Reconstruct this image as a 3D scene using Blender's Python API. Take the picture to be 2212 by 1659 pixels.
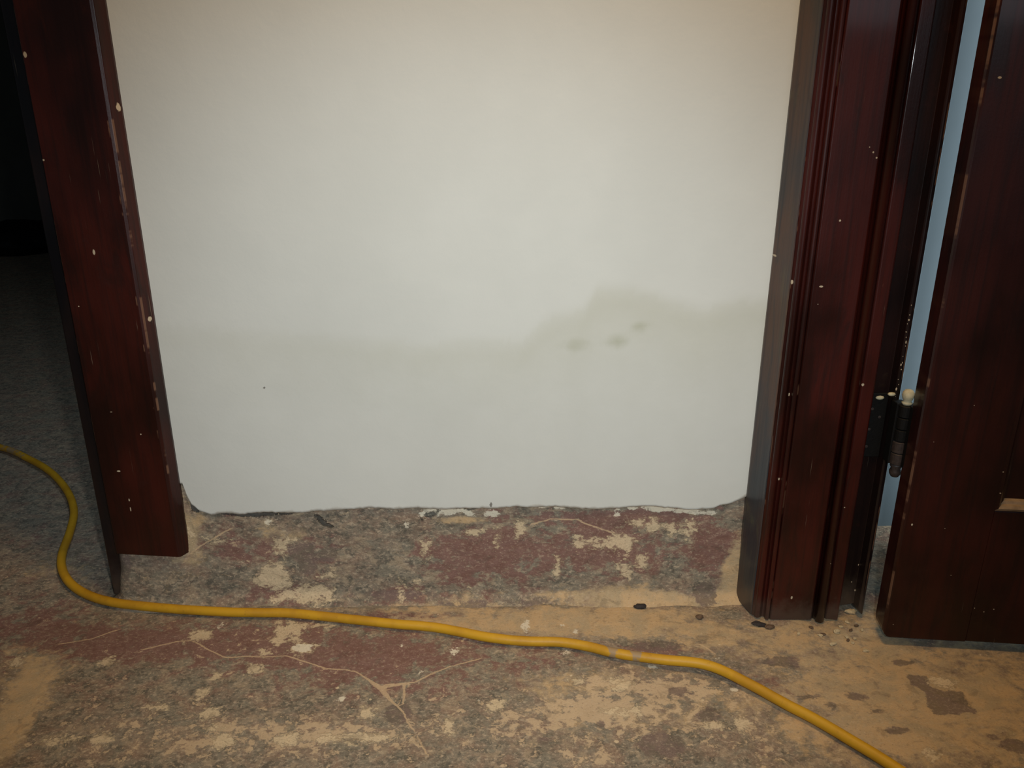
import bpy, math, random
import numpy as np
from mathutils import Vector, noise as mn
random.seed(4)
for o in list(bpy.data.objects): bpy.data.objects.remove(o)
S = bpy.context.scene; C = S.collection
R = math.radians
# ------------------------------------------------------------------ camera
PIT, H, D, F = R(20.1), .75, 1.086, 1789.
cam = bpy.data.cameras.new('camera'); co = bpy.data.objects.new('camera', cam); C.objects.link(co)
cam.sensor_width = 36; cam.lens = 36 * F / 2212; cam.clip_start = .02
co.location = (0, -D, H); co.rotation_euler = (R(90) - PIT, 0, 0)
S.camera = co
# ------------------------------------------------------------------ exposure and world
S.view_settings.view_transform = 'Standard'; S.view_settings.look = 'None'
S.view_settings.gamma = 1; S.view_settings.use_curve_mapping = False
S.view_settings.exposure = 0
W = bpy.data.worlds.new('world'); S.world = W; W.use_nodes = True
W.node_tree.nodes['Background'].inputs[0].default_value = (.80, .90, 1, 1)
W.node_tree.nodes['Background'].inputs[1].default_value = .055
# ------------------------------------------------------------------ lights
def light(kind, name, loc, power, col, size=.1, aim=None, **kw):
    l = bpy.data.lights.new(name, kind); o = bpy.data.objects.new(name, l); C.objects.link(o)
    l.energy = power; l.color = col; o.location = loc
    if kind == 'AREA': l.size = size
    else: l.shadow_soft_size = size
    if aim is not None: o.rotation_euler = (Vector(aim) - Vector(loc)).to_track_quat('-Z', 'Y').to_euler()
    for k, v in kw.items(): setattr(l, k, v)
    return o
light('SPOT', 'flash_light', (.07, -1.10, .80), 37, (.89, .96, 1), .018, aim=(-.05, 0, .30), spot_size=R(76), spot_blend=1.0)
light('AREA', 'ceiling_lamp', (.16, -.50, 1.90), 11, (1, .62, .27), .28, aim=(.35, -.15, 0))
light('AREA', 'window_daylight', (1.1, -2.9, 1.5), 7, (.80, .90, 1), 1.1, aim=(0, 0, .5))
light('AREA', 'passage_fill_panel', (.97, .127, .92), 14, (.86, .95, 1), .4, aim=(.97, 1.127, .92), shape='RECTANGLE', size_y=1.76)  # unseen panel added behind the door leaf to brighten the blue wall
light('AREA', 'far_room_fill', (-.50, .42, 1.5), 2.5, (.70, .85, 1), .3, aim=(-.85, .35, 0))  # added fill for the floor just past the left threshold, no visible source

# ------------------------------------------------------------------ helpers
def lin(r, g, b):
    f = lambda c: (c/255)/12.92 if c/255 <= .04045 else ((c/255+.055)/1.055)**2.4
    return (f(r), f(g), f(b), 1)
def ray(px, py):
    u = (px-1106)/F; v = (py-829.5)/F; c, s = math.cos(PIT), math.sin(PIT)
    return u, c-v*s, -s-v*c
def onZ(px, py, Z=0):             # the floor point seen at a pixel, in metres
    r = ray(px, py); t = (Z-H)/r[2]; return r[0]*t, r[1]*t-D
def onY(px, py, Y=0):             # the point (x, z) of an upright plane
    r = ray(px, py); t = (Y+D)/r[1]; return r[0]*t, H+r[2]*t
def tag(o, label=None, cat=None, group=None, kind=None):
    if label: o['label'] = label
    if cat: o['category'] = cat
    if group: o['group'] = group
    if kind: o['kind'] = kind
    return o
def empty(name, loc=(0, 0, 0), rz=0):
    o = bpy.data.objects.new(name, None); C.objects.link(o); o.location = loc; o.rotation_euler = (0, 0, rz); o.empty_display_size = .05
    return o
def mesh(name, V, Fc, mat, parent=None, smooth=False, bevel=0, loc=None):
    me = bpy.data.meshes.new(name); me.from_pydata([tuple(v) for v in V], [], [tuple(f) for f in Fc]); me.update()
    if smooth: me.polygons.foreach_set('use_smooth', [True]*len(me.polygons))
    me.materials.append(mat)
    o = bpy.data.objects.new(name, me); C.objects.link(o)
    if parent: o.parent = parent
    if loc: o.location = loc
    if bevel:
        b = o.modifiers.new('b', 'BEVEL'); b.width = bevel; b.segments = 3; b.limit_method = 'ANGLE'; b.angle_limit = R(35)
    return o
def boxvf(x0, x1, y0, y1, z0, z1):
    V = [(x, y, z) for z in (z0, z1) for y in (y0, y1) for x in (x0, x1)]
    return V, [(0, 2, 3, 1), (4, 5, 7, 6), (0, 1, 5, 4), (2, 6, 7, 3), (0, 4, 6, 2), (1, 3, 7, 5)]
def box(name, b, mat, parent=None, bevel=0): return mesh(name, *boxvf(*b), mat, parent, bevel=bevel)
def prism(name, poly, z0, z1, mat, parent=None, bevel=0, zf=None, nz=1):
    """upright extrusion of a plan polygon (counter-clockwise from above), bottoms uneven if zf is given"""
    n = len(poly); V = []; Fc = []
    for k in range(nz+1):
        for i, (x, y) in enumerate(poly):
            b = z0 + (zf(x, y) if zf else 0); V.append((x, y, b+(z1-b)*k/nz))
    for k in range(nz):
        for i in range(n):
            j = (i+1) % n; Fc.append((k*n+i, k*n+j, (k+1)*n+j, (k+1)*n+i))
    Fc.append(tuple(range(n))[::-1]); Fc.append(tuple(nz*n+i for i in range(n)))
    return mesh(name, V, Fc, mat, parent, bevel=bevel)
def arc(cx, cy, r, a0, a1, n): return [(cx+r*math.cos(R(a0+(a1-a0)*i/n)), cy+r*math.sin(R(a0+(a1-a0)*i/n))) for i in range(n+1)]
def tube(pts, rad, seg=14):
    V = []; Fc = []; n = len(pts)
    for i, p in enumerate(pts):
        p = Vector(p); t = (Vector(pts[min(i+1, n-1)])-Vector(pts[max(i-1, 0)])).normalized()
        s = t.cross(Vector((0, 0, 1)));
        if s.length < .01: s = Vector((1, 0, 0))
        s.normalize(); u = s.cross(t); r = rad(i) if callable(rad) else rad
        for k in range(seg):
            a = 2*math.pi*k/seg; V.append(p+s*r*math.cos(a)+u*r*math.sin(a))
    for i in range(n-1):
        for k in range(seg):
            m = (k+1) % seg; Fc.append((i*seg+k, i*seg+m, (i+1)*seg+m, (i+1)*seg+k))
    Fc.append(tuple(range(seg))[::-1]); Fc.append(tuple((n-1)*seg+k for k in range(seg)))
    return V, Fc
def lathe(prof, c=(0, 0, 0), seg=20):
    V = []; Fc = []
    for r, z in prof:
        for k in range(seg):
            a = 2*math.pi*k/seg; V.append((c[0]+r*math.cos(a), c[1]+r*math.sin(a), c[2]+z))
    for i in range(len(prof)-1):
        for k in range(seg):
            m = (k+1) % seg; Fc.append((i*seg+k, i*seg+m, (i+1)*seg+m, (i+1)*seg+k))
    Fc.append(tuple(range(seg))[::-1]); Fc.append(tuple((len(prof)-1)*seg+k for k in range(seg)))
    return V, Fc
def fattr(o, name, vals):
    a = o.data.attributes.new(name, 'FLOAT', 'POINT'); a.data.foreach_set('value', np.asarray(vals, dtype=np.float32))
# distance fields (numpy), metres
def segd(P, a, b):
    a = np.array(a); b = np.array(b); ab = b-a; t = np.clip(((P-a)@ab)/max(ab@ab, 1e-12), 0, 1)
    return np.linalg.norm(P-(a+t[:, None]*ab), axis=1)
def polyline(P, pts):
    d = np.full(len(P), 9.)
    for a, b in zip(pts[:-1], pts[1:]): d = np.minimum(d, segd(P, a, b))
    return d
def signed_line(P, pts):
    best = np.full(len(P), 9.); sg = np.ones(len(P))
    for a, b in zip(pts[:-1], pts[1:]):
        d = segd(P, a, b); cr = (b[0]-a[0])*(P[:, 1]-a[1])-(b[1]-a[1])*(P[:, 0]-a[0]); k = d < best
        best = np.where(k, d, best); sg = np.where(k, np.sign(cr), sg)
    return best*sg, best
def polysdf(P, pts):
    d = polyline(P, pts+[pts[0]]); ins = np.zeros(len(P), bool); n = len(pts)
    for i in range(n):
        (x1, y1), (x2, y2) = pts[i], pts[(i+1) % n]
        if y1 == y2: continue
        ins ^= ((P[:, 1] < y1) != (P[:, 1] < y2)) & (P[:, 0] < (x2-x1)*(P[:, 1]-y1)/(y2-y1)+x1)
    return np.where(ins, -d, d)
def ell(P, m, px, py, rx, ry):                 # ellipse marked on the photo, placed on the surface by m()
    c = m(px, py); a = abs(m(px+rx, py)[0]-c[0]); b = abs(m(px, py+ry)[1]-c[1])
    q = np.hypot((P[:, 0]-c[0])/a, (P[:, 1]-c[1])/b); return q, min(a, b)
def gauss(P, m, L):
    w = np.zeros(len(P))
    for px, py, rx, ry, amp in L:
        q, _ = ell(P, m, px, py, rx, ry); w = w+amp*np.exp(-q*q)
    return w
def patches(P, m, ells=(), polys=()):
    d = np.full(len(P), .2)
    for e in ells:
        q, r = ell(P, m, *e); d = np.minimum(d, (q-1)*r)
    for p in polys: d = np.minimum(d, polysdf(P, [m(*k) for k in p]))
    return d
def zm(L, s, ox, oy): return [(x/s+ox, y/s+oy) for x, y in L]

# ------------------------------------------------------------------ node helpers
class G:
    def __init__(g, name, rough=.8, spec=.3):
        g.m = bpy.data.materials.new(name); g.m.use_nodes = True; g.t = g.m.node_tree
        g.b = g.t.nodes['Principled BSDF']; g.b.inputs['Roughness'].default_value = rough
        g.b.inputs['Specular IOR Level'].default_value = spec
        g.tc = g.t.nodes.new('ShaderNodeTexCoord').outputs['Object']
    def set(g, s, v):
        if isinstance(v, bpy.types.NodeSocket): g.t.links.new(v, s)
        else: s.default_value = v
    def n(g, typ, **kw):
        n = g.t.nodes.new(typ)
        for k, v in kw.items(): setattr(n, k, v)
        return n
    def M(g, op, a, b=0, c=0):
        n = g.n('ShaderNodeMath', operation=op); g.set(n.inputs[0], a); g.set(n.inputs[1], b); g.set(n.inputs[2], c); return n.outputs[0]
    def scale(g, s, off=(0, 0, 0), rot=(0, 0, 0), v=None):
        n = g.n('ShaderNodeMapping'); g.set(n.inputs[0], v or g.tc); n.inputs['Scale'].default_value = s; n.inputs['Location'].default_value = off; n.inputs['Rotation'].default_value = rot; return n.outputs[0]
    def noise(g, sc, det=6, ro=.6, v=None, dist=0, off=0):
        n = g.n('ShaderNodeTexNoise'); n.inputs['Scale'].default_value = sc; n.inputs['Detail'].default_value = det
        n.inputs['Roughness'].default_value = ro; n.inputs['Distortion'].default_value = dist
        if off: v = g.scale((1, 1, 1), (off, off*.7, off*.3), v=v)
        g.set(n.inputs['Vector'], v or g.tc); return n.outputs['Fac']
    def ramp(g, x, a, b, lo=0, hi=1):
        n = g.n('ShaderNodeMapRange', interpolation_type='SMOOTHSTEP', clamp=True); g.set(n.inputs[0], x)
        if a > b: a, b, lo, hi = b, a, hi, lo
        for i, v in ((1, a), (2, b), (3, lo), (4, hi)): n.inputs[i].default_value = v
        return n.outputs[0]
    def mix(g, f, a, b):
        n = g.n('ShaderNodeMix', data_type='RGBA'); g.set(n.inputs[0], f); g.set(n.inputs[6], a); g.set(n.inputs[7], b); return n.outputs[2]
    def attr(g, name): return g.n('ShaderNodeAttribute', attribute_name=name).outputs['Fac']
    def bump(g, h, dist, st=1, prev=None):
        n = g.n('ShaderNodeBump'); n.inputs['Strength'].default_value = st; n.inputs['Distance'].default_value = dist; g.set(n.inputs['Height'], h)
        if prev: g.set(n.inputs['Normal'], prev)
        return n.outputs[0]
    def xyz(g, v=None):
        n = g.n('ShaderNodeSeparateXYZ'); g.set(n.inputs[0], v or g.tc); return n.outputs
    def mx(g, *a):
        r = a[0]
        for k in a[1:]: r = g.M('MAXIMUM', r, k)
        return r
    def done(g, col, nrm=None, rough=None):
        g.set(g.b.inputs['Base Color'], col)
        if nrm: g.set(g.b.inputs['Normal'], nrm)
        if rough is not None: g.set(g.b.inputs['Roughness'], rough)
        return g.m

GRAY, GRAYD, BROWN = lin(131, 124, 108), lin(92, 88, 78), lin(140, 119, 101)
RED, TAN, PALE, CREAM = lin(114, 80, 72), lin(198, 168, 126), lin(204, 184, 150), lin(222, 212, 188)
def worn(name, stretch, redoff=0):
    """worn painted cement: grey screed, maroon paint, tan dust, pale plaster flecks and cracks"""
    g = G(name, .78, .25)
    v = g.scale(stretch)
    n1 = g.noise(5, 4, .6, v); n2 = g.noise(26, 9, .7, v, .4, 3.1); n3 = g.noise(75, 8, .68, v, .2, 7.7); n4 = g.noise(420, 3, .6, v, 0, 1.3)
    n6 = g.noise(190, 6, .7, v, .3, 21.7)
    n5 = g.noise(14, 6, .62, v, .8, 12.3)
    c = g.mix(g.ramp(n2, .38, .62), GRAY, BROWN)
    c = g.mix(g.ramp(n3, .47, .60, 0, .85), c, GRAYD)
    n7 = g.noise(44, 8, .66, v, .5, 17.9)
    c = g.mix(g.ramp(n7, .52, .62, 0, .60), c, lin(166, 148, 122))
    c = g.mix(g.ramp(n6, .50, .66, 0, .55), c, lin(185, 168, 143)); c = g.mix(g.ramp(n6, .46, .34, 0, .5), c, lin(91, 82, 73))
    nn = g.M('ADD', g.M('MULTIPLY', g.M('SUBTRACT', n2, .5), 1.6), g.M('MULTIPLY', g.M('SUBTRACT', n3, .5), 1.1))
    red = g.ramp(g.M('ADD', g.attr('red'), nn), .40, .62, 0, .85)
    c = g.mix(red, c, g.mix(g.ramp(n3, .4, .6), RED, lin(131, 98, 89)))
    nd = g.M('ADD', g.M('MULTIPLY', g.M('SUBTRACT', n5, .5), 1.5), g.M('MULTIPLY', g.M('SUBTRACT', n3, .5), 1.3))
    dust = g.ramp(g.M('ADD', g.attr('dust'), nd), .30, .72, 0, .9)
    c = g.mix(dust, c, g.mix(g.ramp(n2, .4, .62), TAN, lin(176, 157, 124)))
    np_ = g.M('ADD', g.M('MULTIPLY', g.M('SUBTRACT', n3, .5), 2.2), g.M('MULTIPLY', g.M('SUBTRACT', n2, .5), 1.4))
    c = g.mix(g.ramp(g.M('ADD', g.attr('pale'), np_), .50, .66, 0, .85), c, lin(197, 173, 140))
    dk = g.ramp(g.M('ADD', g.attr('dark'), g.M('MULTIPLY', g.M('SUBTRACT', n3, .5), .022)), .0015, -.0015, 0, .8)
    c = g.mix(dk, c, g.mix(g.ramp(n2, .45, .55), lin(108, 96, 84), lin(115, 98, 91)))
    c = g.mix(g.ramp(n6, .52, .66, 0, .35), c, lin(185, 168, 143))
    sp = g.ramp(g.M('ADD', g.attr('patch'), g.M('ADD', g.M('MULTIPLY', g.M('SUBTRACT', n6, .5), .030), g.M('ADD', g.M('MULTIPLY', g.M('SUBTRACT', n3, .5), .045), g.M('MULTIPLY', g.M('SUBTRACT', n2, .5), .022)))), .0036, -.0030, 0, .78)
    c = g.mix(sp, c, g.mix(g.ramp(n4, .3, .7), PALE, lin(222, 201, 164)))
    cr = g.M('ADD', g.M('ABSOLUTE', g.M('ADD', g.attr('crack'), g.M('MULTIPLY', g.M('SUBTRACT', n3, .5), .006))), g.M('MULTIPLY', g.M('SUBTRACT', n6, .5), .003))
    cr = g.M('MULTIPLY', g.attr('crackmask'), g.ramp(g.M('SUBTRACT', cr, g.attr('crackwide')), .0016, .0006, 0, .8))
    c = g.mix(cr, c, lin(197, 171, 136))
    wh = g.ramp(g.M('ADD', g.attr('white'), g.M('ADD', g.M('MULTIPLY', g.M('SUBTRACT', n6, .5), .014), g.M('MULTIPLY', g.M('SUBTRACT', n3, .5), .020))), .0010, -.0008, 0, .88)
    c = g.mix(wh, c, CREAM)
    gp = g.ramp(g.M('ADD', g.attr('gap'), g.M('ADD', g.M('MULTIPLY', g.M('SUBTRACT', n6, .5), .012), g.M('MULTIPLY', g.M('SUBTRACT', n3, .5), .016))), .0010, -.0012, 0, .85)
    c = g.mix(gp, c, lin(61, 63, 61))  # shadow of the gap under the plaster edge, painted in dark grey
    # random small pale splashes and fine grit
    vo = g.n('ShaderNodeTexVoronoi'); vo.inputs['Scale'].default_value = 42; g.set(vo.inputs['Vector'], g.scale((1, 1, 1), (.3, .1, .2)))
    sel = g.M('GREATER_THAN', g.xyz(vo.outputs['Color'])[0], .90)
    rad = g.M('MULTIPLY', g.xyz(vo.outputs['Color'])[1], .11)
    sp2 = g.M('MULTIPLY', sel, g.ramp(g.M('SUBTRACT', g.M('ADD', vo.outputs['Distance'], g.M('MULTIPLY', g.M('SUBTRACT', n3, .5), .35)), rad), .03, -.03, 0, .75))
    c = g.mix(sp2, c, lin(218, 197, 161))
    c = g.mix(g.ramp(n7, .44, .36, 0, .28), c, lin(76, 68, 58))
    c = g.mix(g.ramp(n4, .60, .74, 0, .30), c, lin(229, 208, 178))
    c = g.mix(g.ramp(n4, .42, .28, 0, .40), c, lin(77, 63, 54))
    h = g.M('ADD', g.M('MULTIPLY', n3, .6), g.M('ADD', g.M('MULTIPLY', n4, .25), g.M('ADD', g.M('MULTIPLY', sp, .35), g.M('MULTIPLY', gp, -1.2))))
    nr = g.bump(h, .0022, .8)
    return g.done(c, nr, g.ramp(n2, .3, .7, .7, .9))

def wood(name, edges=(), dots=(), dustz=.05, axis=0, seed=0, col=(78, 25, 14), plane='x'):
    g = G(name, .38, .30)
    x, y, z = g.xyz()
    gr = g.noise(1, 5, .6, g.scale((150, 150, 5), (seed, seed, 0))); bl = g.noise(5, 3, .5, g.scale((2.2, 2.2, 1), (seed, 0, 0)), 0); fn = g.noise(260, 3, .6)
    r, gg, b = [v*.68 for v in col]
    c = g.mix(g.ramp(bl, .36, .64), lin(int(r*.62), int(gg*.80), int(b*.95)), lin(int(r*1.12), int(gg*1.02), int(b*.9)))
    b2 = g.noise(1, 6, .65, g.scale((26, 26, 7), (seed+3, 0, 0)), .6)
    c = g.mix(g.ramp(b2, .52, .68, 0, .6), c, lin(int(r*.55), int(gg*.8), int(b*.95)))
    c = g.mix(g.ramp(b2, .44, .30, 0, .35), c, lin(int(r*1.25), int(gg*1.5), int(b*1.1)))
    c = g.mix(g.ramp(gr, .45, .70, 0, .55), c, lin(int(r*.5), int(gg*.62), int(b*.8)))
    c = g.mix(g.ramp(g.noise(22, 6, .7, None, .5, 4+seed), .60, .74, 0, .45), c, lin(52, 26, 22))
    # random tiny paint flecks
    vo = g.n('ShaderNodeTexVoronoi'); vo.inputs['Scale'].default_value = 34; g.set(vo.inputs['Vector'], g.scale((1, 1, .75), (seed*.37, .11, .2)))
    vc = g.xyz(vo.outputs['Color'])
    m = g.M('MULTIPLY', g.M('GREATER_THAN', vc[0], .80), g.M('LESS_THAN', vo.outputs['Distance'], g.M('MULTIPLY', vc[1], .055)))
    # scratches
    sc = g.noise(1, 2, .5, g.scale((420, 420, 9), (seed*1.7, 0, 0), (0, .12, 0)))
    m = g.mx(m, g.M('MULTIPLY', g.ramp(sc, .72, .78, 0, .35), g.ramp(g.noise(9, 3, .5, None, 0, 9+seed), .52, .62)))
    for (dx, dz, rr, st) in dots:
        rr = rr*.8
        d = g.M('SQRT', g.M('ADD', g.M('POWER', g.M('SUBTRACT', x, dx), 2), g.M('POWER', g.M('MULTIPLY', g.M('SUBTRACT', z, dz), 1/st), 2)))
        m = g.mx(m, g.ramp(g.M('ADD', d, g.M('MULTIPLY', g.M('SUBTRACT', fn, .5), rr)), rr*1.1, rr*.8))
    c = g.mix(m, c, lin(188, 172, 146))
    for (ex, w, th) in edges:                                  # worn arrises, bare wood showing
        e = g.ramp(g.M('ABSOLUTE', g.M('SUBTRACT', x, ex)), w*1.2, w*.7)
        k = g.ramp(g.noise(1, 4, .6, g.scale((1, 1, 14), (ex*31+seed, 0, ex*7))), th, th+.05)
        c = g.mix(g.M('MULTIPLY', g.M('MULTIPLY', e, k), .55), c, lin(132, 98, 76))
    if dustz:
        dz = g.ramp(g.M('ADD', z, g.M('MULTIPLY', g.M('SUBTRACT', g.noise(60, 5, .65), .5), .05)), dustz, dustz*.2, 0, .55)
        c = g.mix(dz, c, lin(84, 72, 62))
    nr = g.bump(g.M('ADD', gr, g.M('MULTIPLY', fn, .3)), .0006, .5)
    g.b.inputs['Coat Weight'].default_value = .25; g.b.inputs['Coat Roughness'].default_value = .09
    return g.done(c, nr, g.ramp(bl, .3, .7, .30, .50))
def plain(name, col, rough=.7, spec=.3, metal=0, amt=.25, sc=40):
    g = G(name, rough, spec); g.b.inputs['Metallic'].default_value = metal
    c = lin(*col); k = tuple(v*(1-amt) for v in c[:3])+(1,)
    n = g.noise(sc, 5, .6)
    return g.done(g.mix(g.ramp(n, .35, .65), c, k), g.bump(n, .001, .4))

# ------------------------------------------------------------------ floor
def grid_axis(parts):
    out = []
    for a, b, st in parts: n = max(1, round((b-a)/st)); out += [a+(b-a)*i/n for i in range(n)]
    return out+[parts[-1][1]]
xs = grid_axis([(-3.6, -1.0, .10), (-1.0, 1.0, .0042), (1.0, 3.0, .2)])
ys = grid_axis([(-3.6, -.62, .25), (-.62, .14, .0042), (.14, 1.0, .03), (1.0, 4.0, .2)])
def floor_h(x, y):
    r = .0022*mn.noise((x*9, y*9, 0))+.0012*mn.noise((x*26, y*26, 4))
    return r if (-1.0 < x < 1 and -.6 < y < .6) else 0
V = [(x, y, floor_h(x, y)) for y in ys for x in xs]; nx = len(xs)
Fc = [(j*nx+i, j*nx+i+1, (j+1)*nx+i+1, (j+1)*nx+i) for j in range(len(ys)-1) for i in range(nx-1)]
floor = mesh('floor', V, Fc, worn('worn_floor_paint', (1, 1.15, 1)), smooth=True)
tag(floor, 'worn cement floor with patchy maroon paint, tan dust and pale flecks', 'floor', kind='structure')
P = np.array([(v[0], v[1]) for v in V])
fattr(floor, 'red', .28+gauss(P, onZ, [(560, 1390, 330, 45, .45), (880, 1335, 90, 14, .6), (820, 1440, 240, 60, .35), (250, 1385, 160, 35, .35), (70, 1350, 120, 60, .3), (1150, 1430, 120, 30, .18),
    (1640, 1476, 60, 16, .4), (1740, 1497, 60, 9, .4), (1850, 1503, 34, 9, .8), (480, 1600, 500, 60, -.25), (1100, 1600, 350, 60, -.25), (1500, 1560, 250, 60, -.1), (1420, 1400, 90, 14, .35), (1700, 1420, 60, 14, .25), (1950, 1560, 260, 60, -.15)]))
fattr(floor, 'dust', gauss(P, onZ, [(1300, 1350, 360, 32, .8), (1330, 1318, 330, 14, .45), (800, 1316, 260, 10, .45), (1000, 1345, 250, 22, .35), (2000, 1500, 460, 120, .75), (1900, 1620, 380, 90, .45), (1700, 1400, 260, 50, .35), (1230, 1480, 170, 60, .45), (20, 1560, 60, 120, 1.0),
    (60, 1450, 80, 60, .5), (260, 1340, 160, 30, .35), (100, 1240, 110, 60, .45), (1850, 1350, 120, 40, .4), (2200, 1400, 200, 40, .3), (1300, 1560, 150, 40, .3)]))
fattr(floor, 'pale', .17+gauss(P, onZ, [(330, 1590, 340, 80, .28), (720, 1590, 260, 40, .35), (1120, 1560, 200, 60, .25), (1480, 1490, 160, 40, .55), (1290, 1530, 110, 40, .55), (1300, 1470, 60, 16, .35), (1600, 1580, 260, 60, .28), (560, 1400, 130, 60, .12),
    (1250, 1640, 90, 25, .3), (60, 1150, 200, 100, -.05), (1900, 1480, 300, 90, -.18)]))
big = zm([(1040, 925), (1330, 935), (1310, 955), (1180, 960), (1110, 975), (1100, 1010), (1115, 1060), (1190, 1085), (1175, 1120), (1100, 1165), (1045, 1110), (1060, 1060), (1050, 1020), (1010, 1015), (1000, 1060), (950, 1085), (890, 1055), (940, 1000), (935, 960), (950, 922), (990, 922), (1000, 960)], 3.16, 300, 1050)
fattr(floor, 'patch', patches(P, onZ, [(476, 1572, 19, 8), (478, 1602, 24, 14), (220, 1594, 19, 11), (232, 1428, 14, 8), (547, 1444, 16, 11), (471, 1461, 13, 6), (438, 1500, 14, 13), (335, 1530, 18, 7), (791, 1539, 13, 11),
    (1071, 1525, 17, 13), (619, 1599, 24, 12), (708, 1594, 30, 8), (800, 1593, 40, 8), (967, 1572, 8, 11), (1607, 1563, 15, 15), (1539, 1568, 28, 6), (2040, 1473, 30, 11), (430, 1375, 26, 14), (133, 1600, 30, 6), (455, 1540, 18, 14), (1345, 1480, 26, 12), (1245, 1470, 10, 5), (1350, 1538, 30, 6), (2010, 1628, 12, 8), (30, 1430, 14, 10)], [big, zm([(815, 1125), (885, 1115), (905, 1150), (830, 1155)], 3.16, 300, 1050)]))
fattr(floor, 'white', patches(P, onZ, [(980, 1407, 6, 7), (1035, 1517, 6, 5), (1135, 1351, 9, 10), (741, 1508, 6, 5), (1243, 1364, 3, 3), (1217, 1410, 9, 4), (868, 1395, 3, 3), (1550, 1424, 5, 3), (1585, 1490, 6, 4), (908, 1454, 4, 4), (1412, 1440, 8, 3), (1215, 1356, 2, 3)],
    [zm([(525, 970), (575, 922), (573, 955), (540, 977)], 3.16, 300, 1050), zm([(1045, 1100), (1080, 1070), (1190, 1085), (1172, 1118), (1095, 1140)], 3.16, 300, 1050)]))
fattr(floor, 'dark', patches(P, onZ, [(1530, 1545, 28, 14), (1465, 1492, 28, 9), (1298, 1563, 12, 8), (1690, 1430, 38, 12), (1848, 1504, 24, 7), (1795, 1523, 14, 5), (1174, 1600, 16, 8), (1430, 1610, 50, 26), (860, 1540, 30, 24), (1895, 1538, 16, 5), (1940, 1578, 26, 9), (2145, 1590, 12, 9), (2190, 1610, 30, 16), (1420, 1395, 60, 11), (1745, 1505, 25, 6), (1950, 1430, 20, 7)],
    [zm([(1100, 680), (1310, 690), (1340, 790), (1480, 830), (1640, 850), (1700, 960), (1780, 1020), (1640, 1040), (1380, 1060), (1300, 960), (1280, 850), (1170, 770)], 4.32, 1700, 1300)]))
ck = [zm([(980, 800), (1200, 745), (1310, 735), (1400, 790), (1540, 855), (1680, 850), (1950, 845), (2100, 885), (2212, 920)], 3.16, 0, 1150)+zm([(310, 450), (430, 455), (530, 470), (620, 530), (710, 590), (760, 660), (850, 740), (900, 840), (920, 870)], 3.16, 600, 1300),
      zm([(740, 570), (850, 560), (940, 550), (1060, 490), (1180, 445), (1380, 390)], 3.16, 600, 1300), zm([(860, 570), (865, 640), (855, 700)], 3.16, 600, 1300), zm([(960, 930), (985, 980), (1012, 1035)], 3.16, 600, 1300),
      zm([(1150, 345), (1190, 360), (1255, 412)], 3.687, 1200, 1300), [(130, 1390), (200, 1380), (255, 1360)]]
sd = np.full(len(P), .2); ud = np.full(len(P), .2)
for k in ck:
    q, u = signed_line(P, [onZ(*p) for p in k]); m_ = u < ud; sd = np.where(m_, q, sd); ud = np.where(m_, u, ud)
jx, jy = onZ(826, 1488)
fattr(floor, 'crackmask', np.clip(1.5-ud/.006, 0, 1)); fattr(floor, 'crackwide', .0030*np.exp(-((P[:, 0]-jx)**2+(P[:, 1]-jy)**2)/.0005))
cd = sd
fattr(floor, 'crack', cd); fattr(floor, 'gap', np.full(len(P), .2))

# ------------------------------------------------------------------ plastered wall panel with its ragged lower edge
g = G('white_plaster', .72, .3)
n1 = g.noise(3.5, 4, .6); n2 = g.noise(22, 5, .6); n3 = g.noise(140, 4, .6)
c = g.mix(g.ramp(n1, .35, .65), lin(210, 211, 203), lin(205, 206, 198))
c = g.mix(g.ramp(g.M('ADD', g.attr('damp'), g.M('MULTIPLY', g.M('SUBTRACT', n2, .5), .35)), .10, 1.15, 0, .50), c, lin(180, 179, 158))
c = g.mix(g.ramp(g.M('ADD', g.attr('mould'), g.M('MULTIPLY', g.M('SUBTRACT', n2, .5), .7)), .25, .9, 0, .45), c, lin(150, 152, 118))
e = g.M('ADD', g.attr('edge'), g.M('MULTIPLY', g.M('SUBTRACT', n2, .5), .02))
c = g.mix(g.ramp(e, .006, .001, 0, .55), c, lin(150, 138, 118))
c = g.mix(g.ramp(g.attr('speck'), .0006, .0002, 0, .75), c, lin(80, 72, 60))
wallmat = g.done(c, g.bump(g.M('ADD', n2, g.M('MULTIPLY', n3, .25)), .0012, .45))
EDGE = [(398, 1050), (402, 1078), (412, 1095), (430, 1110), (455, 1117), (480, 1113), (520, 1116), (560, 1111), (640, 1113), (690, 1108), (760, 1104), (800, 1101), (850, 1104), (900, 1102), (960, 1105), (1000, 1102), (1060, 1103), (1110, 1099), (1160, 1100), (1200, 1098), (1260, 1103), (1300, 1104), (1360, 1100), (1400, 1098), (1440, 1101), (1500, 1106), (1540, 1103), (1572, 1094), (1590, 1088), (1612, 1080)]
ew = [onY(px, py, -.004) for px, py in EDGE]
def edge_z(x):
    z = np.interp(x, [e[0] for e in ew], [e[1] for e in ew])
    return z+.0016*mn.noise((x*60, 1, 0))+.0013*mn.noise((x*170, 5, 0))
def wall_y(x, z):
    return .0016*mn.noise((x*5, z*5, 2))-.004*(1-min(1, max(0, (z-.15)/.02)))*0
XL, XR = -.4815, .3432
wx = grid_axis([(-.60, XL, .03), (XL, XR, .0045), (XR, .45, .03)])
rows = [0, .0006, .0014, .003, .005, .008, .012]+grid_axis([(.018, .75, .010), (.75, 2.45, .2)])
V = []; E_ = []
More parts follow.
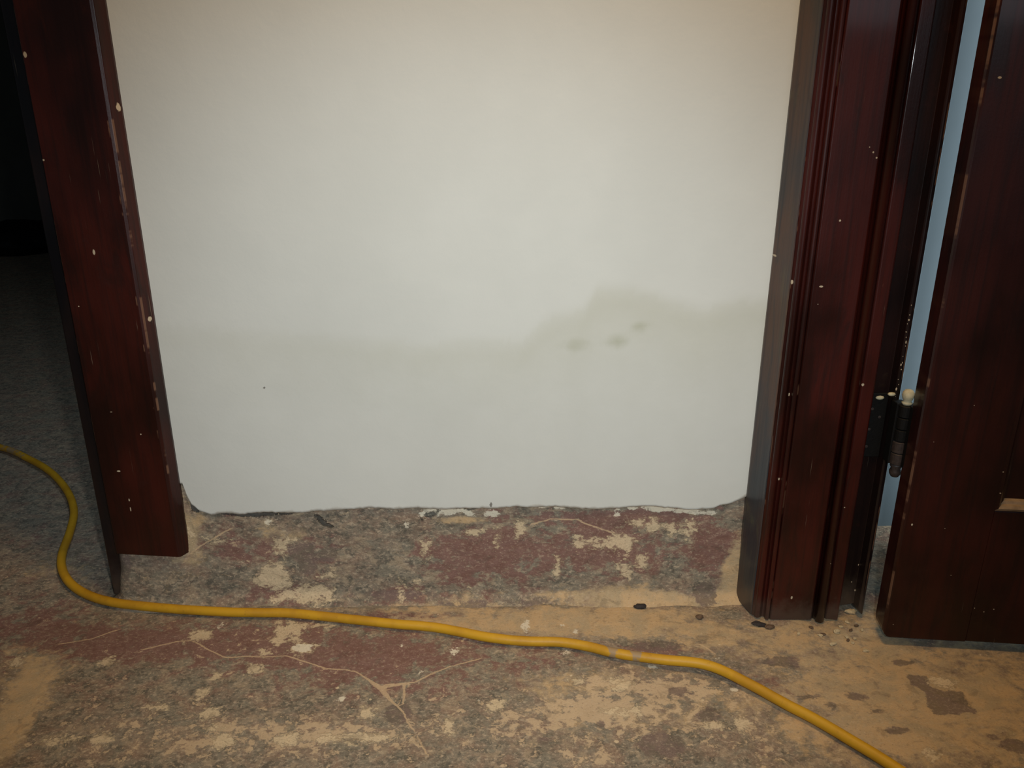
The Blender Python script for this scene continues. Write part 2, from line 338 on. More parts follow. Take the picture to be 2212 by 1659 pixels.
for k, d in enumerate(rows):
    for x in wx:
        z = edge_z(x)+d if k < len(rows)-1 else 2.6
        rr = .0022*max(0, 1-d/.0025)                          # rounded lower lip
        lift = .0012*max(0, mn.noise((x*22, 3.3, 1)))*math.exp(-d/.01)
        V.append((x, wall_y(x, z)+rr-lift, z)); E_.append(d)
nwx = len(wx); nr_ = len(rows)
Fc = [(j*nwx+i, j*nwx+i+1, (j+1)*nwx+i+1, (j+1)*nwx+i) for j in range(nr_-1) for i in range(nwx-1)]
b0 = len(V)
for x in wx: V.append((x, .0105, edge_z(x)+.001)); E_.append(0)   # underside of the plaster, then the masonry behind
for x in wx: V.append((x, .12, edge_z(x)+.001)); E_.append(0)
for x in wx: V.append((x, .12, 2.6)); E_.append(1)
Fc += [(b0+i, b0+i+1, i+1, i) for i in range(nwx-1)]
Fc += [(b0+nwx+i, b0+nwx+i+1, b0+i+1, b0+i) for i in range(nwx-1)]
Fc += [(b0+2*nwx+i, b0+2*nwx+i+1, b0+nwx+i+1, b0+nwx+i) for i in range(nwx-1)]
t0 = (nr_-1)*nwx; Fc += [(t0+i, t0+i+1, b0+2*nwx+i+1, b0+2*nwx+i) for i in range(nwx-1)]
wall = mesh('wall_back', V, Fc, wallmat, smooth=False)
for p in wall.data.polygons[:(nr_-1)*(nwx-1)]: p.use_smooth = True
tag(wall, 'white plastered wall panel between the two doorways, faint damp tide mark', 'wall', kind='structure')
P = np.array([(v[0], v[2]) for v in V])
wm = lambda px, py: onY(px, py, 0)
tide = [wm(*p) for p in [(330, 700), (600, 715), (800, 735), (850, 730), (900, 745), (1000, 735), (1130, 735), (1180, 690), (1260, 670), (1290, 625), (1360, 625), (1420, 640), (1480, 660), (1520, 670), (1600, 650), (1670, 650)]]
tz = np.interp(P[:, 0], [t[0] for t in tide], [t[1] for t in tide])
below = tz-P[:, 1]
damp = np.where(below > -.022, np.exp(-np.maximum(below, 0)/.10)*np.clip((below+.022)/.044, 0, 1), 0)*np.interp(P[:, 0], [-.45, -.2, 0, .1, .25], [.45, .65, .75, 1, 1])
damp += np.where(below > 0, .13, 0)
fattr(wall, 'damp', damp)
fattr(wall, 'mould', gauss(P, wm, [(1240, 745, 45, 22, .7), (1335, 738, 30, 22, .75), (1380, 708, 22, 14, .6), (885, 770, 14, 30, .35), (1090, 750, 14, 22, .25), (940, 800, 25, 14, .25), (1400, 690, 50, 30, .25)]))
fattr(wall, 'edge', E_)
fattr(wall, 'speck', patches(P, wm, [(928, 779, 3, 3), (928, 797, 3, 3), (570, 838, 3, 3), (517, 1043, 3, 3), (1060, 1090, 3, 5)]))

# ------------------------------------------------------------------ baseboard band of painted cement, wrapping the left doorway corner
XC0 = -.5925                                                     # left end of the band, below the casing
path = [(XC0, .118), (XC0, .06), (XC0, .02), (XC0+.001, .004)]+[(XC0+.014-.014*math.cos(a), .004-.014*math.sin(a)) for a in [R(k) for k in (15, 30, 45, 60, 75, 90)]]
x = XC0+.018
while x < .372: path.append((x, -.010)); x += .004
path.append((.372, -.010))
pf = [(0, 0), (.03, 0), (.08, .02), (.15, .06), (.25, .15), (.40, .28), (.55, .42), (.70, .58), (.80, .72), (.87, .84), (.92, .95)]
nv = 44; V = []; UV = []
n = len(path); smo = lambda a, b, t: (lambda k: k*k*(3-2*k))(min(1, max(0, (t-a)/(b-a))))
for i, (x, y) in enumerate(path):
    ax, ay = path[max(0, i-1)]; bx, by = path[min(n-1, i+1)]; L = math.hypot(bx-ax, by-ay) or 1
    nxn, nyn = (by-ay)/L, -(bx-ax)/L                             # outward normal
    under = 1-smo(-.500, -.482, x)                               # beneath the casing: stops below its foot
    ztop = .095*under+(float(edge_z(max(x, -.478)))+.012)*(1-under)
    for k in range(nv+1):
        t = k/nv; z = ztop*(1-t)
        off = -.0165+.0075*t+.004*smo(.35, .8, t)                # leans out to the foot
        off += .016*under*1+.004*(1-smo(-.48, -.30, x))*(1-under)
        off += .016*max(0, 1-z/.020)**2.2                         # cove at the floor
        sc = .0018*mn.noise((x*28, z*34, y*28))+.0011*mn.noise((x*85, z*85, 3))+.0016*mn.noise((x*9, z*14, 7))
        off += sc*(1-.6*under)
        zz = z-.0015 if k == nv else z
        V.append((x+nxn*off, y+nyn*off, zz+.0012*mn.noise((x*30, 2, 0))*(1 if t < .02 else 0)))
Fc = [(i*(nv+1)+k, i*(nv+1)+k+1, (i+1)*(nv+1)+k+1, (i+1)*(nv+1)+k) for i in range(n-1) for k in range(nv)]
nb = len(V)                                                      # back and top closing the band
for i, (x, y) in enumerate(path): V.append((max(x, XC0+.02), .045, V[i*(nv+1)][2])); 
Fc += [(nb+i, i*(nv+1), (i+1)*(nv+1), nb+i+1) for i in range(n-1)]
base = mesh('baseboard_back', V, Fc, worn('worn_baseboard_paint', (.8, .8, 1.25)), smooth=True)
tag(base, 'flaking maroon painted cement skirting band along the foot of the white wall', 'skirting', kind='structure')
bm_ = lambda px, py: onY(px, py, -.013)
P = np.array([(v[0], v[2]) for v in V])
z6 = lambda L: zm(L, 3.16, 300, 1050); z7 = lambda L: zm(L, 3.16, 950, 1050)
fattr(base, 'red', .28+gauss(P, bm_, [(1250, 1200, 260, 60, .42), (1330, 1130, 180, 18, .5), (1010, 1220, 120, 60, .35), (1550, 1200, 60, 70, .3), (700, 1200, 120, 40, .2), (620, 1290, 100, 20, .3), (520, 1200, 70, 30, .25), (470, 1150, 60, 30, .1), (850, 1290, 60, 20, .3), (1290, 1290, 120, 18, .1), (760, 1140, 150, 30, -.4), (800, 1240, 70, 50, -.25), (340, 1230, 90, 60, -.1), (1400, 1285, 150, 22, -.2)]))
fattr(base, 'dust', gauss(P, bm_, [(1590, 1250, 28, 80, 1.1), (1480, 1300, 200, 14, .7), (1250, 1290, 260, 14, .5), (1380, 1270, 120, 24, .35), (400, 1170, 30, 60, .9), (430, 1130, 60, 22, .35), (1000, 1306, 300, 8, .5), (330, 1240, 60, 60, .3), (620, 1170, 120, 22, .35), (1000, 1137, 60, 9, .9), (1420, 1146, 60, 12, .5), (480, 1230, 80, 40, .2)]))
fattr(base, 'pale', .05+gauss(P, bm_, [(600, 1240, 100, 40, .3), (1330, 1180, 70, 26, .2), (1380, 1230, 50, 40, .25), (500, 1180, 80, 30, .15), (860, 1280, 60, 20, .2), (1100, 1150, 120, 30, .12), (1520, 1140, 70, 22, .25), (700, 1120, 200, 14, .2)]))
fattr(base, 'patch', patches(P, bm_, [(1383, 1143, 10, 9), (1415, 1148, 12, 12), (1457, 1154, 15, 8), (916, 1190, 7, 18), (1122, 1156, 8, 13), (1075, 1178, 7, 12), (1360, 1190, 8, 18), (1498, 1150, 8, 20), (866, 1284, 8, 14), (900, 1278, 6, 9), (1205, 1235, 4, 10), (405, 1160, 5, 16), (470, 1178, 14, 4), (1250, 1180, 6, 10), (640, 1115, 5, 4), (1340, 1170, 8, 8), (1010, 1286, 6, 4)],
    [z6([(880, 560), (960, 570), (1040, 690), (1000, 720), (940, 740), (800, 700), (770, 650)]), z6([(900, 765), (960, 735), (1170, 700), (1330, 720), (1330, 780), (900, 785)]), z6([(900, 400), (1080, 385), (1000, 440), (990, 520), (880, 480)]), z6([(1190, 645), (1330, 590), (1300, 650), (1210, 670)]), z6([(845, 290), (870, 260), (890, 300), (850, 305)]),
     z7([(930, 430), (970, 390), (1090, 390), (1100, 450), (960, 455)]), z7([(1100, 440), (1200, 360), (1380, 380), (1310, 420), (1290, 490), (1260, 470)]), z7([(1215, 530), (1270, 560), (1310, 620), (1300, 655), (1240, 640)]), z7([(1340, 540), (1380, 510), (1425, 500), (1410, 570), (1370, 605)]), z7([(160, 330), (330, 345), (240, 375), (170, 350)]), z7([(530, 330), (540, 270), (560, 330), (580, 370), (540, 350)])]))
fattr(base, 'white', patches(P, bm_, [(1060, 1123, 14, 8), (875, 1146, 8, 6), (573, 1141, 6, 6), (1335, 1118, 5, 12)],
    [z7([(0, 175), (150, 200), (240, 240), (230, 250), (140, 225), (0, 235)]), z6([(1900, 250), (1950, 200), (2212, 190), (2212, 225), (2050, 235), (1920, 262)]), z7([(1280, 180), (1500, 175), (1700, 200), (1900, 215), (1880, 235), (1500, 215), (1300, 200)]), z7([(600, 150), (860, 165), (850, 190), (640, 185)]), z6([(1060, 180), (1400, 165), (1640, 170), (1640, 192), (1300, 190), (1080, 205)])]))
fattr(base, 'gap', patches(P, bm_, [(1020+110, 1103, 13, 4), (1270, 1106, 12, 2), (1320, 1106, 14, 2), (1562, 1100, 16, 5)],
    [z6([(510, 195), (700, 200), (1040, 195), (1060, 225), (900, 240), (700, 245), (510, 225)]), z6([(1170, 225), (1200, 240), (1310, 325), (1250, 315), (1190, 260)]), z6([(1900, 262), (2040, 200), (2060, 205), (2020, 240), (1920, 275)]), z7([(100, 180), (220, 175), (370, 178), (330, 190), (120, 192)]), z6([(320, 150), (345, 165), (400, 215), (370, 215), (330, 190)])]))
fattr(base, 'dark', patches(P, bm_, [(1010, 1304, 60, 7), (1525, 1285, 26, 20), (850, 1290, 80, 8), (700, 1285, 22, 14), (1150, 1300, 40, 4), (660, 1225, 20, 26), (266, 1215, 15, 34)],
    [z6([(995, 445), (1180, 430), (1180, 500), (1340, 430), (1350, 520), (1290, 560), (1150, 540), (1010, 520)])]))
q1, u1 = signed_line(P, [bm_(*p) for p in z7([(640, 300), (760, 265), (950, 275), (1000, 300), (1100, 330), (1190, 360)])])
q2, u2 = signed_line(P, [bm_(*p) for p in z6([(350, 470), (430, 420), (520, 370), (600, 330)])])
fattr(base, 'crack', np.where(u1 < u2, q1, q2)); fattr(base, 'crackmask', np.clip(1.5-np.minimum(u1, u2)/.006, 0, 1)); fattr(base, 'crackwide', np.zeros(len(P)))

# ------------------------------------------------------------------ left door frame
wl = wood('dark_varnished_wood_left', edges=[(-.4915, .0011, .54), (-.5865, .0012, .53), (-.4965, .0008, .60)],
          dots=[onY(93, 346, -.02)+(.0026, .6), onY(124, 540, -.02)+(.0022, 2.2), onY(203, 545, -.02)+(.0020, 2.4), onY(246, 232, -.02)+(.0018, 3.6), onY(256, 1018, -.02)+(.0030, .6), onY(304, 938, -.02)+(.0014, 1), onY(279, 1080, -.02)+(.0013, 2.2), onY(240, 890, -.02)+(.0022, .25),
                onY(170, 662, -.02)+(.0012, 1), onY(322, 690, -.012)+(.0018, 2.4), onY(54, 118, -.02)+(.0026, 1.6), onY(282, 1100, -.02)+(.0010, 4)], dustz=0, seed=1.3)
wd = wood('blackened_jamb_wood', dustz=.08, seed=5.1, col=(44, 30, 28))
f1 = empty('trim_1', (-.54, 0, 0))
tag(f1, 'dark red varnished frame of the left doorway, foot cut short above the floor', 'door frame', kind='structure')
def under(par, o): o.parent = par; o.location = o.location-par.location; return o
rag = lambda x, y: .0016*mn.noise((x*60, y*60, 1))
def slab(name, x0, x1, y0, y1, z0, z1, mat, n=22, bev=.002, zf=None):
    """board with an uneven sawn foot"""
    V = []; 
    for i in range(n+1):
        x = x0+(x1-x0)*i/n; zb = z0+(zf(x) if zf else 0)
        V += [(x, y0, zb), (x, y1, zb), (x, y1, z1), (x, y0, z1)]
    Fc = [(i*4+k, i*4+(k+1) % 4, (i+1)*4+(k+1) % 4, (i+1)*4+k) for i in range(n) for k in range(4)]
    Fc = [f[::-1] for f in Fc]+[(0, 1, 2, 3), (n*4+3, n*4+2, n*4+1, n*4)]
    return mesh(name, V, Fc, mat, bevel=bev)
cas = prism('casing', [(-.587, -.0175), (-.5855, -.020), (-.4955, -.020), (-.4915, -.0185), (-.4845, -.004), (-.4845, .012), (-.587, .012)], .092, 2.12, wl, None, .0008, zf=lambda x, y: .0035*mn.noise((x*40, 0, 0))-(.006 if x > -.50 else 0))
under(f1, cas)
jam = box('jamb', (-.612, -.5875, -.002, .118, .008, 2.12), wd, None, .003); under(f1, jam)
stp = box('door_stop', (-.622, -.6125, .045, .118, .012, 2.12), wd, None, .002); under(f1, stp)
hd = box('head_casing', (-1.6, -.587, -.02, .012, 2.02, 2.12), wl, None, .002); under(f1, hd)
f1b = box('outer_casing', (-1.62, -1.52, -.02, .012, .01, 2.02), wl, None, .002); under(f1, f1b)

# ------------------------------------------------------------------ right door frame: moulded architrave, bead, jamb
wr_e = [(.3565, .0010, .56), (.3795, .0010, .54), (.4700, .0007, .62)]
wr = wood('red_varnished_wood_right', edges=wr_e,
          dots=[onY(1816, 477, -.06)+(.0017, 1), onY(1702, 603, -.03)+(.0016, 2.4), onY(1709, 857, -.058)+(.0012, 2.6), onY(1993, 495, -.04)+(.0022, .8), onY(1880, 318, -.06)+(.0009, 1), onY(1888, 329, -.06)+(.0014, 1), onY(1895, 341, -.06)+(.0014, 1), onY(1859, 827, -.05)+(.0022, 1.3), onY(1711, 1293, -.06)+(.0018, 1.8),
                onY(1768, 658, -.06)+(.0007, 1), onY(1775, 620, -.06)+(.0030, .5), onY(1826, 1098, -.06)+(.0012, 1), onY(1683, 1035, -.05)+(.0012, 2)], dustz=.045, seed=3.7, col=(82, 22, 12))
f2 = empty('trim_2', (.43, 0, 0))
tag(f2, 'moulded dark red frame of the right doorway with beaded edges', 'door frame', kind='structure')
ft = lambda x, y: .004*mn.noise((x*45, y*45, 6))+.004
wside = wood('greyish_side_wood', dots=[onY(1680, 556, -.02)+(.0014, 1.3)], dustz=.05, seed=9.3, col=(112, 92, 86))  # greyer, lighter wood colour for this one side face
side = prism('side_strip', [(.3440, .010), (.3440, -.004), (.3500, -.024), (.3545, -.040), (.3555, -.0445), (.3568, -.0452), (.3568, .010)], 0, 2.12, wside, None, 0, zf=ft); side['label'] = 'greyish side of the frame'; under(f2, side)
bandp = [(.3570, .010), (.3570, -.0458), (.3585, -.0475)]+arc(.3635, -.0505, .0042, 150, 300, 6)+[(.3685, -.0515), (.3705, -.0495), (.3730, -.0495)]+arc(.3765, -.0550, .0032, 130, 330, 6)+[(.3800, -.0545), (.3800, .010)]
bnd = prism('back_band', bandp, 0, 2.12, wr, None, 0, zf=ft)
for p in bnd.data.polygons: p.use_smooth = False
under(f2, bnd)
cs2 = prism('casing', [(.3802, .010), (.3802, -.056), (.382, -.058), (.4400, -.058), (.4430, -.0555), (.4440, .010)], 0, 2.12, wr, None, .0008, zf=ft); under(f2, cs2)
bdp = [(.4442, .010), (.4442, -.0520), (.4460, -.0535)]+arc(.4530, -.0590, .0062, 150, 360, 14)+[(.4605, -.0530), (.4618, .010)]
bd = prism('bead', bdp, 0, 2.12, wr, None, 0, zf=ft)
for p in bd.data.polygons[:len(bdp)]: p.use_smooth = True
under(f2, bd)
ins = prism('inner_fillet', [(.4620, .010), (.4620, -.0555), (.4640, -.0575), (.4795, -.0575), (.4815, -.0555), (.4815, .010)], -.001, 2.12, wr, None, .0008, zf=ft); under(f2, ins)
wj = wood('paint_splashed_jamb_wood', edges=[(.5180, .0006, .50)], dots=[onY(1985, 105+i*9, -.04)+(.0010, 1) for i in range(3)]+[(.5135+.0022*random.random(), (z_+9*random.random())/1000, .0003+.0009*random.random()**2, 1+2*random.random()) for z_ in range(352, 480, 8)]+[onY(1850, 1280, -.04)+(.0012, 2), onY(1843, 1262, -.04)+(.0012, 1), onY(1858, 1225, -.04)+(.0009, 2)], dustz=.07, seed=8.2, col=(50, 24, 21))
jm2 = prism('jamb', [(.4818, .118), (.4818, -.0340), (.5110, -.0340), (.5125, -.0480), (.5150, -.0500), (.5190, -.0500), (.5210, -.0470), (.5260, .118)], .010, 2.12, wj, None, .0008, zf=lambda x, y: .012*mn.noise((x*70, 0, 9))+.002); under(f2, jm2)
hd2 = box('head_casing', (.526, 1.42, -.058, .010, 2.03, 2.12), wr, None, .002); under(f2, hd2)

# hinge on the right jamb
g = G('black_iron', .6, .25); nn = g.noise(160, 6, .7)
hc = g.mix(g.ramp(nn, .68, .78, 0, .4), lin(11, 10, 9), lin(70, 66, 56)); iron = g.done(hc, g.bump(nn, .0008, .7))
cream = plain('cream_painted_metal', (198, 190, 158), .6, amt=.2, sc=200)
iron2 = plain('dull_brown_iron', (60, 50, 46), .5, .5, amt=.4, sc=200)
HX, HY = .5225, -.0660
hz0, hz1 = .258, .352
hg = empty('hinge', (HX, HY, hz0)); hg.parent = f2; hg.location = Vector((HX, HY, hz0))-f2.location
def hpart(name, V, Fc, mat, **k):
    o = mesh(name, [(v[0]-HX, v[1]-HY, v[2]-hz0) for v in V], Fc, mat, hg, **k); return o
hpart('hinge_plate', *boxvf(.4825, .5110, -.0375, -.0338, .258, .353), iron, bevel=.001)
hpart('hinge_plate', *boxvf(.5100, .5230, -.0660, -.0500, .262, .349), iron, bevel=.001)
hpart('hinge_plate', *boxvf(.5235, .5320, -.0860, -.0600, .262, .349), iron, bevel=.001)
kn = [hz0+.004+i*(hz1-hz0-.008)/5 for i in range(6)]
for i in range(5):
    hpart('knuckle', *lathe([(.0086, kn[i]+.0004), (.0100, kn[i]+.0014), (.0100, kn[i+1]-.0014), (.0086, kn[i+1]-.0004)], (HX, HY, 0), 24), iron if i > 1 else iron2, smooth=False)
hpart('finial', *lathe([(.0060, hz1-.004), (.0070, hz1-.001), (.0050, hz1+.001), (.0066, hz1+.004), (.0078, hz1+.0085), (.0072, hz1+.013), (.0048, hz1+.0162), (.0012, hz1+.0172)], (HX, HY, 0), 24), cream, smooth=True)['label'] = 'cream painted ball finial'
hpart('finial', *lathe([(.0012, hz0-.0160), (.0050, hz0-.0150), (.0074, hz0-.011), (.0078, hz0-.007), (.0062, hz0-.003), (.0080, hz0+.001), (.0078, hz0+.004)], (HX, HY, 0), 24), iron2, smooth=True)
for sx, sz in ((.4915, .330), (.5030, .318), (.4915, .300), (.4915, .274)):
    V, Fc = lathe([(.0030, 0), (.0030, .0008), (.0018, .0014), (.0004, .0015)], (0, 0, 0), 14)
    hpart('screw', [(sx+a, -.0362-c_, sz+b) for a, b, c_ in V], Fc, iron2)
# dried lump of white paint on top of the hinge plate
V, Fc = lathe([(.0005, -.003), (.004, -.002), (.0056, 0), (.004, .0022), (.0006, .003)], (0, 0, 0), 12)
hpart('paint_lump', [(.4990+v[0]*1.1, -.0375+v[1]*.5, .3465+v[2]) for v in V], Fc, cream, smooth=True)
hpart('paint_lump', [(.5085+v[0]*1.0, -.0490+v[1]*.6, .3560+v[2]*.9) for v in V], Fc, cream, smooth=True)

# ------------------------------------------------------------------ door leaf, standing a little open
ang = R(-5.8)
g_door = wood('red_varnished_door_wood', edges=[(.0012, .0011, .50)],
              dots=[(.016, .738, .0028, .6), (.060, .352, .0007, 1), (.020, .300, .0008, .5), (.112, .262, .0011, .8), (.114, .232, .0011, .8), (.055, .176, .0009, .5), (.075, .105, .0012, .4), (.14, .055, .0011, 1), (.128, .050, .0009, 1), (.115, .055, .0006, 2)], dustz=.0, seed=6.4, col=(74, 22, 13))
dr = empty('door_1', (.5205, -.1130, .0155), ang)
tag(dr, 'dark red panelled wooden door standing slightly open at the right edge', 'door', kind='structure')
T_ = .034
def dl(name, b, mat=g_door, bev=.002, x=0): 
    V, Fc = boxvf(*b); o = mesh(name, V, Fc, mat, dr, bevel=bev); return o
# local frame: x along the leaf, y=0 front face, +y to the back
cr_ = [(0+.004, 0)]
def stile(name, x0, x1, r0=0):
    pts = [(x0, .004), (x0+.0015, .0012), (x0+.004, 0), (x1, 0), (x1, T_), (x0, T_)]
    # rounded lower outer corner
    n_ = len(pts); V = []; Fc = []
    zs = [0, .0012, .004, .008, .014, .03, 2.0]; 
    for z in zs:
        ins_ = r0*(1-math.sqrt(max(0, 1-(1-min(1, z/.014))**2))) if r0 else 0
        for px_, py_ in pts: V.append((max(px_, x0+ins_) if px_ < x1 else px_, py_, z))
    for k in range(len(zs)-1):
        for i in range(n_): j = (i+1) % n_; Fc.append((k*n_+i, k*n_+j, (k+1)*n_+j, (k+1)*n_+i))
    Fc.append(tuple(range(n_))[::-1]); Fc.append(tuple((len(zs)-1)*n_+i for i in range(n_)))
    return mesh(name, V, Fc, g_door, dr)
SW, RZ = .112, .206
stile('stile', 0, SW, .010); stile('stile', .75-SW, .75)
dl('bottom_rail', (SW, .75-SW, 0.0002, T_, .0, RZ)); dl('top_rail', (SW, .75-SW, .0002, T_, 1.88, 2.0)); dl('middle_rail', (SW, .75-SW, .0002, T_, .86, 1.06))
pale = plain('worn_bare_moulding', (150, 126, 96), .55, amt=.30, sc=60)
panel = dl('panel', (SW-.004, .75-SW+.004, .011, .023, RZ-.004, .864)); dl('panel', (SW-.004, .75-SW+.004, .011, .023, 1.056, 1.884))
def molding(x0, x1, z0, z1, mat, vert):
    pr = [(0, .0002), (.0035, -.0016), (.0065, .0010), (.0080, .0045), (.0115, .0062), (.0135, .0105), (0, .0105)]
    V = []; Fc = []; m = len(pr)
    for e in (0, 1):
        for (a, b) in pr:
            if vert: V.append((x0+a if vert > 0 else x0-a, b, (z0+a) if e == 0 else (z1-a)))
            else: V.append(((x0+a) if e == 0 else (x1-a), b, z0+a if z1 > z0 else z0-a))
    for i in range(m): j = (i+1) % m; Fc.append((i, j, m+j, m+i))
    Fc += [tuple(range(m))[::-1], tuple(range(m, 2*m))]
    return mesh('panel_moulding', V, Fc, mat, panel)
molding(SW, 0, RZ, .86, g_door, 1); molding(.75-SW, 0, RZ, .86, g_door, -1)
mm = molding(SW, .75-SW, RZ, RZ+1, pale, 0); mm['label'] = 'pale worn moulding on the lower edge of the panel'
molding(SW, .75-SW, .86, 0, g_door, 0)

# ------------------------------------------------------------------ other walls: the rest of the front wall and the rooms behind
blue = plain('pale_blue_wall_paint', (101, 116, 123), .6, amt=.04, sc=12)
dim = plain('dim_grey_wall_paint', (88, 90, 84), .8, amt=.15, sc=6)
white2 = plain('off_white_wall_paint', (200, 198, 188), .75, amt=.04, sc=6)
def st(name, b, mat, label, cat='wall'): return tag(box(name, b, mat), label, cat, kind='structure')
st('wall_right', (1.42, 2.6, 0, .12, 0, 2.6), white2, 'white wall beyond the right hand door')
st('wall_left', (-3.4, -1.62, 0, .12, 0, 2.6), white2, 'white wall beyond the left doorway')
st('wall_passage', (.45, 2.6, .222, .26, 0, 2.6), blue, 'pale blue wall seen through the gap beside the hinge')
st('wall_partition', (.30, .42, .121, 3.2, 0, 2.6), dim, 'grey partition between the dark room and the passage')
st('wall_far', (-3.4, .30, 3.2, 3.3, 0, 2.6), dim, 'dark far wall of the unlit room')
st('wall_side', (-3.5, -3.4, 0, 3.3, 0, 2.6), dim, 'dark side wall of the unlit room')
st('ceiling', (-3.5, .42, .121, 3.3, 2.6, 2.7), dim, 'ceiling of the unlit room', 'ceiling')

# ------------------------------------------------------------------ black bundle in the dark room
bx, by = onZ(52, 560)
V = []; Fc = []; nu, nvv = 40, 22
for j in range(nvv+1):
    ph = math.pi*j/nvv
    for i in range(nu):
        th = 2*math.pi*i/nu; d = Vector((math.sin(ph)*math.cos(th), math.sin(ph)*math.sin(th), math.cos(ph)))
        k = 1+.16*mn.noise(d*2.2)+.05*mn.noise(d*7)
        V.append((d.x*.24*k, d.y*.18*k, max(-.055, d.z*.085*k)+.055))
for j in range(nvv):
    for i in range(nu): m = (i+1) % nu; Fc.append((j*nu+i, j*nu+m, (j+1)*nu+m, (j+1)*nu+i))
bag = mesh('black_bag', V, Fc, plain('black_plastic', (9, 9, 9), .7, .2, amt=.4), smooth=True, loc=(bx-.10, by+.20, .001))
tag(bag, 'slumped black bag lying on the floor far inside the dark left room', 'bag')

# ------------------------------------------------------------------ yellow extension cord
CR = .0068
cpx = [(-420, 905), (-260, 935), (-120, 950), (0, 968), (60, 992), (110, 1022), (145, 1062), (160, 1105), (152, 1150), (136, 1195), (134, 1228), (150, 1260), (185, 1285), (240, 1303), (320, 1313), (420, 1321), (520, 1326), (620, 1327), (700, 1334), (790, 1344), (870, 1352), (940, 1358), (1000, 1369), (1070, 1382), (1140, 1388), (1210, 1390), (1270, 1400), (1320, 1414), (1380, 1424), (1440, 1433), (1510, 1441), (1560, 1456), (1630, 1490), (1700, 1527), (1770, 1563), (1840, 1604), (1900, 1640), (1960, 1680), (2050, 1745), (2180, 1860)]
cp = [Vector((*onZ(px, py, CR), 0)) for px, py in cpx]
pts = []
for i in range(len(cp)-1):
    p0, p1, p2, p3 = cp[max(i-1, 0)], cp[i], cp[i+1], cp[min(i+2, len(cp)-1)]
    for k in range(10):
        t = k/10; p = .5*((2*p1)+(-p0+p2)*t+(2*p0-5*p1+4*p2-p3)*t*t+(-p0+3*p1-3*p2+p3)*t**3); pts.append(p)
pts.append(cp[-1])
lx = onZ(1500, 1450)[0]
for p in pts: p.z = CR+.0022+.004*math.exp(-((p.x-lx)/.09)**2)+max(0, floor_h(p.x, p.y))*.6
V, Fc = tube(pts, CR, 18)
g = G('yellow_rubber', .5, .4); nz = g.noise(120, 6, .65); nz2 = g.noise(18, 4, .6)
c = g.mix(g.ramp(nz2, .4, .65), lin(198, 150, 30), lin(182, 134, 28)); c = g.mix(g.ramp(nz, .60, .74, 0, .5), c, lin(140, 98, 34))
c = g.mix(g.ramp(g.M('ADD', g.attr('dirt'), g.M('MULTIPLY', g.M('SUBTRACT', nz, .5), .9)), .45, .6, 0, .9), c, lin(150, 128, 98))
cord = mesh('extension_cord', V, Fc, g.done(c, g.bump(nz, .0006, .5)), smooth=True)
P = np.array([(v[0], v[1]) for v in V])
fattr(cord, 'dirt', gauss(P, onZ, [(1322, 1415, 16, 20, 1.0), (1372, 1424, 14, 20, 1.0), (1345, 1418, 40, 20, .15), (1738, 1545, 8, 14, .6), (838, 1350, 9, 8, .35), (40, 985, 110, 45, .55), (158, 1100, 14, 50, .22), (1450, 1435, 18, 9, .15), (600, 1327, 30, 6, .12), (300, 1312, 60, 8, .12), (1480, 1440, 5, 8, .4)]))  # dirty patches, plus a browner, duller stretch towards the left end
tag(cord, 'yellow extension cord snaking across the floor and in through the left doorway', 'cord')

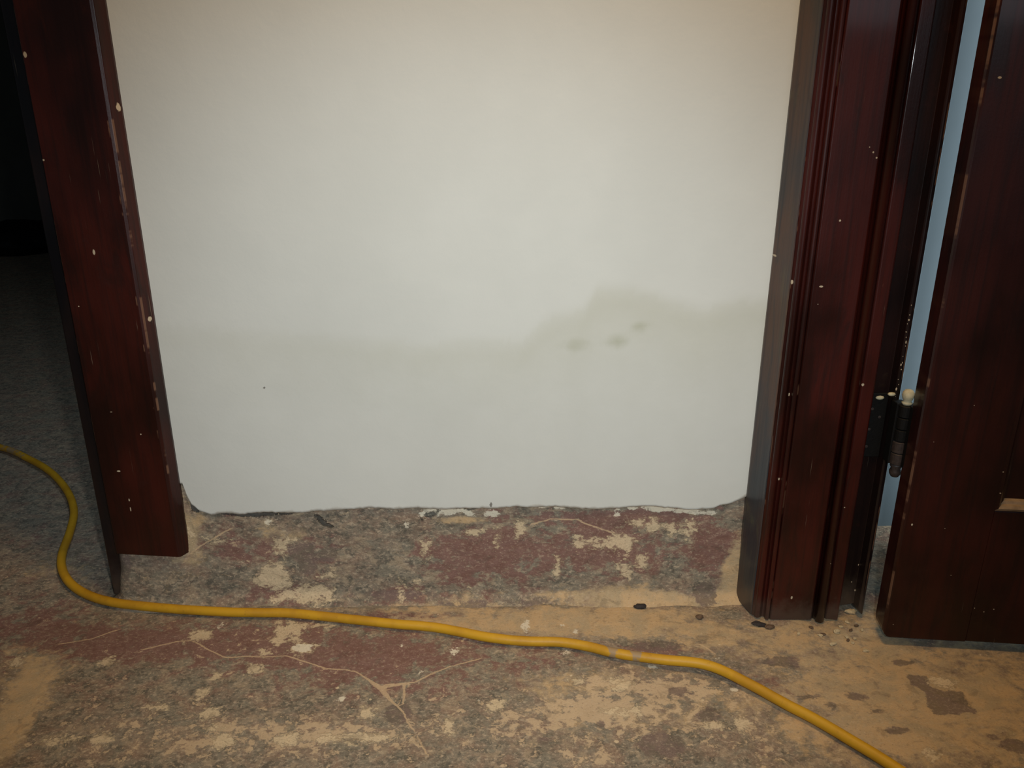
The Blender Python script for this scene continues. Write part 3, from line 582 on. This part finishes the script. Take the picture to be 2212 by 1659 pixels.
# ------------------------------------------------------------------ crumbs and chips on the floor
chipm = plain('plaster_chip', (196, 178, 142), .85, amt=.2, sc=120); darkm = plain('dark_crumb', (58, 52, 50), .85, amt=.4, sc=120); brm = plain('brown_crumb', (104, 84, 66), .85, amt=.3, sc=120)
def chip(name, px, py, a, b, h, mat, label, cat, group=None, rz=0):
    x, y = onZ(px, py); V = []; Fc = []; nu, nv_ = 12, 6; s = px*.37
    for j in range(nv_+1):
        ph = math.pi*j/nv_
        for i in range(nu):
            th = 2*math.pi*i/nu; d = Vector((math.sin(ph)*math.cos(th), math.sin(ph)*math.sin(th), math.cos(ph))); k = 1+.45*mn.noise(d*1.7+Vector((s, 0, 0)))
            V.append((d.x*a*k, d.y*b*k, d.z*h*k+h*.9))
    for j in range(nv_):
        for i in range(nu): m = (i+1) % nu; Fc.append((j*nu+i, j*nu+m, (j+1)*nu+m, (j+1)*nu+i))
    o = mesh(name, V, Fc, mat, loc=(x, y, floor_h(x, y)-.0002)); o.rotation_euler = (0, 0, rz)
    return tag(o, label, cat, group)
chip('dark_pebble', 1384, 1312, .0105, .0045, .0038, darkm, 'small black pebble lying at the foot of the skirting', 'pebble')
chip('dirt_lump', 1511, 1336, .0060, .0045, .0030, brm, 'brown dirt lump on the dusty floor left of the moulded frame', 'dirt lump')
chip('dirt_lump', 1640, 1352, .0110, .0050, .0030, darkm, 'long dark crumb just in front of the right frame foot', 'dirt lump', rz=-.4)
chip('dirt_lump', 1662, 1358, .0070, .0050, .0030, brm, 'brownish crumb beside the long dark crumb at the frame foot', 'dirt lump')
chip('plaster_chip', 1838, 1316+8, .0090, .0040, .0040, chipm, 'pale broken plaster piece stuck at the foot of the recessed jamb', 'plaster chip')
chip('plaster_chip', 1807, 1367, .0052, .0038, .0030, chipm, 'white plaster chip in front of the corner of the right frame', 'plaster chip')
chip('plaster_chip', 1799, 1392, .0058, .0030, .0022, chipm, 'flat pale chip on the dusty floor below the frame corner', 'plaster chip', rz=.3)
chip('plaster_chip', 1870, 1405, .0048, .0034, .0020, chipm, 'tan chip lying just left of the door foot in front', 'plaster chip')
for i, (px, py) in enumerate([(1850, 1352), (1862, 1361), (1828, 1377), (1832, 1384), (1846, 1380), (1842, 1389), (1778, 1372), (1772, 1374), (1725, 1371), (1752, 1358), (1816, 1355), (1830, 1345), (1838, 1362)]):
    chip('crumb', px, py, .0028+.0012*random.random(), .0022, .0018, chipm if i % 3 else brm, 'tiny crumb scattered between the right frame foot and the door', 'crumb', 'crumbs between the right frame foot and the door', rz=random.random()*3)
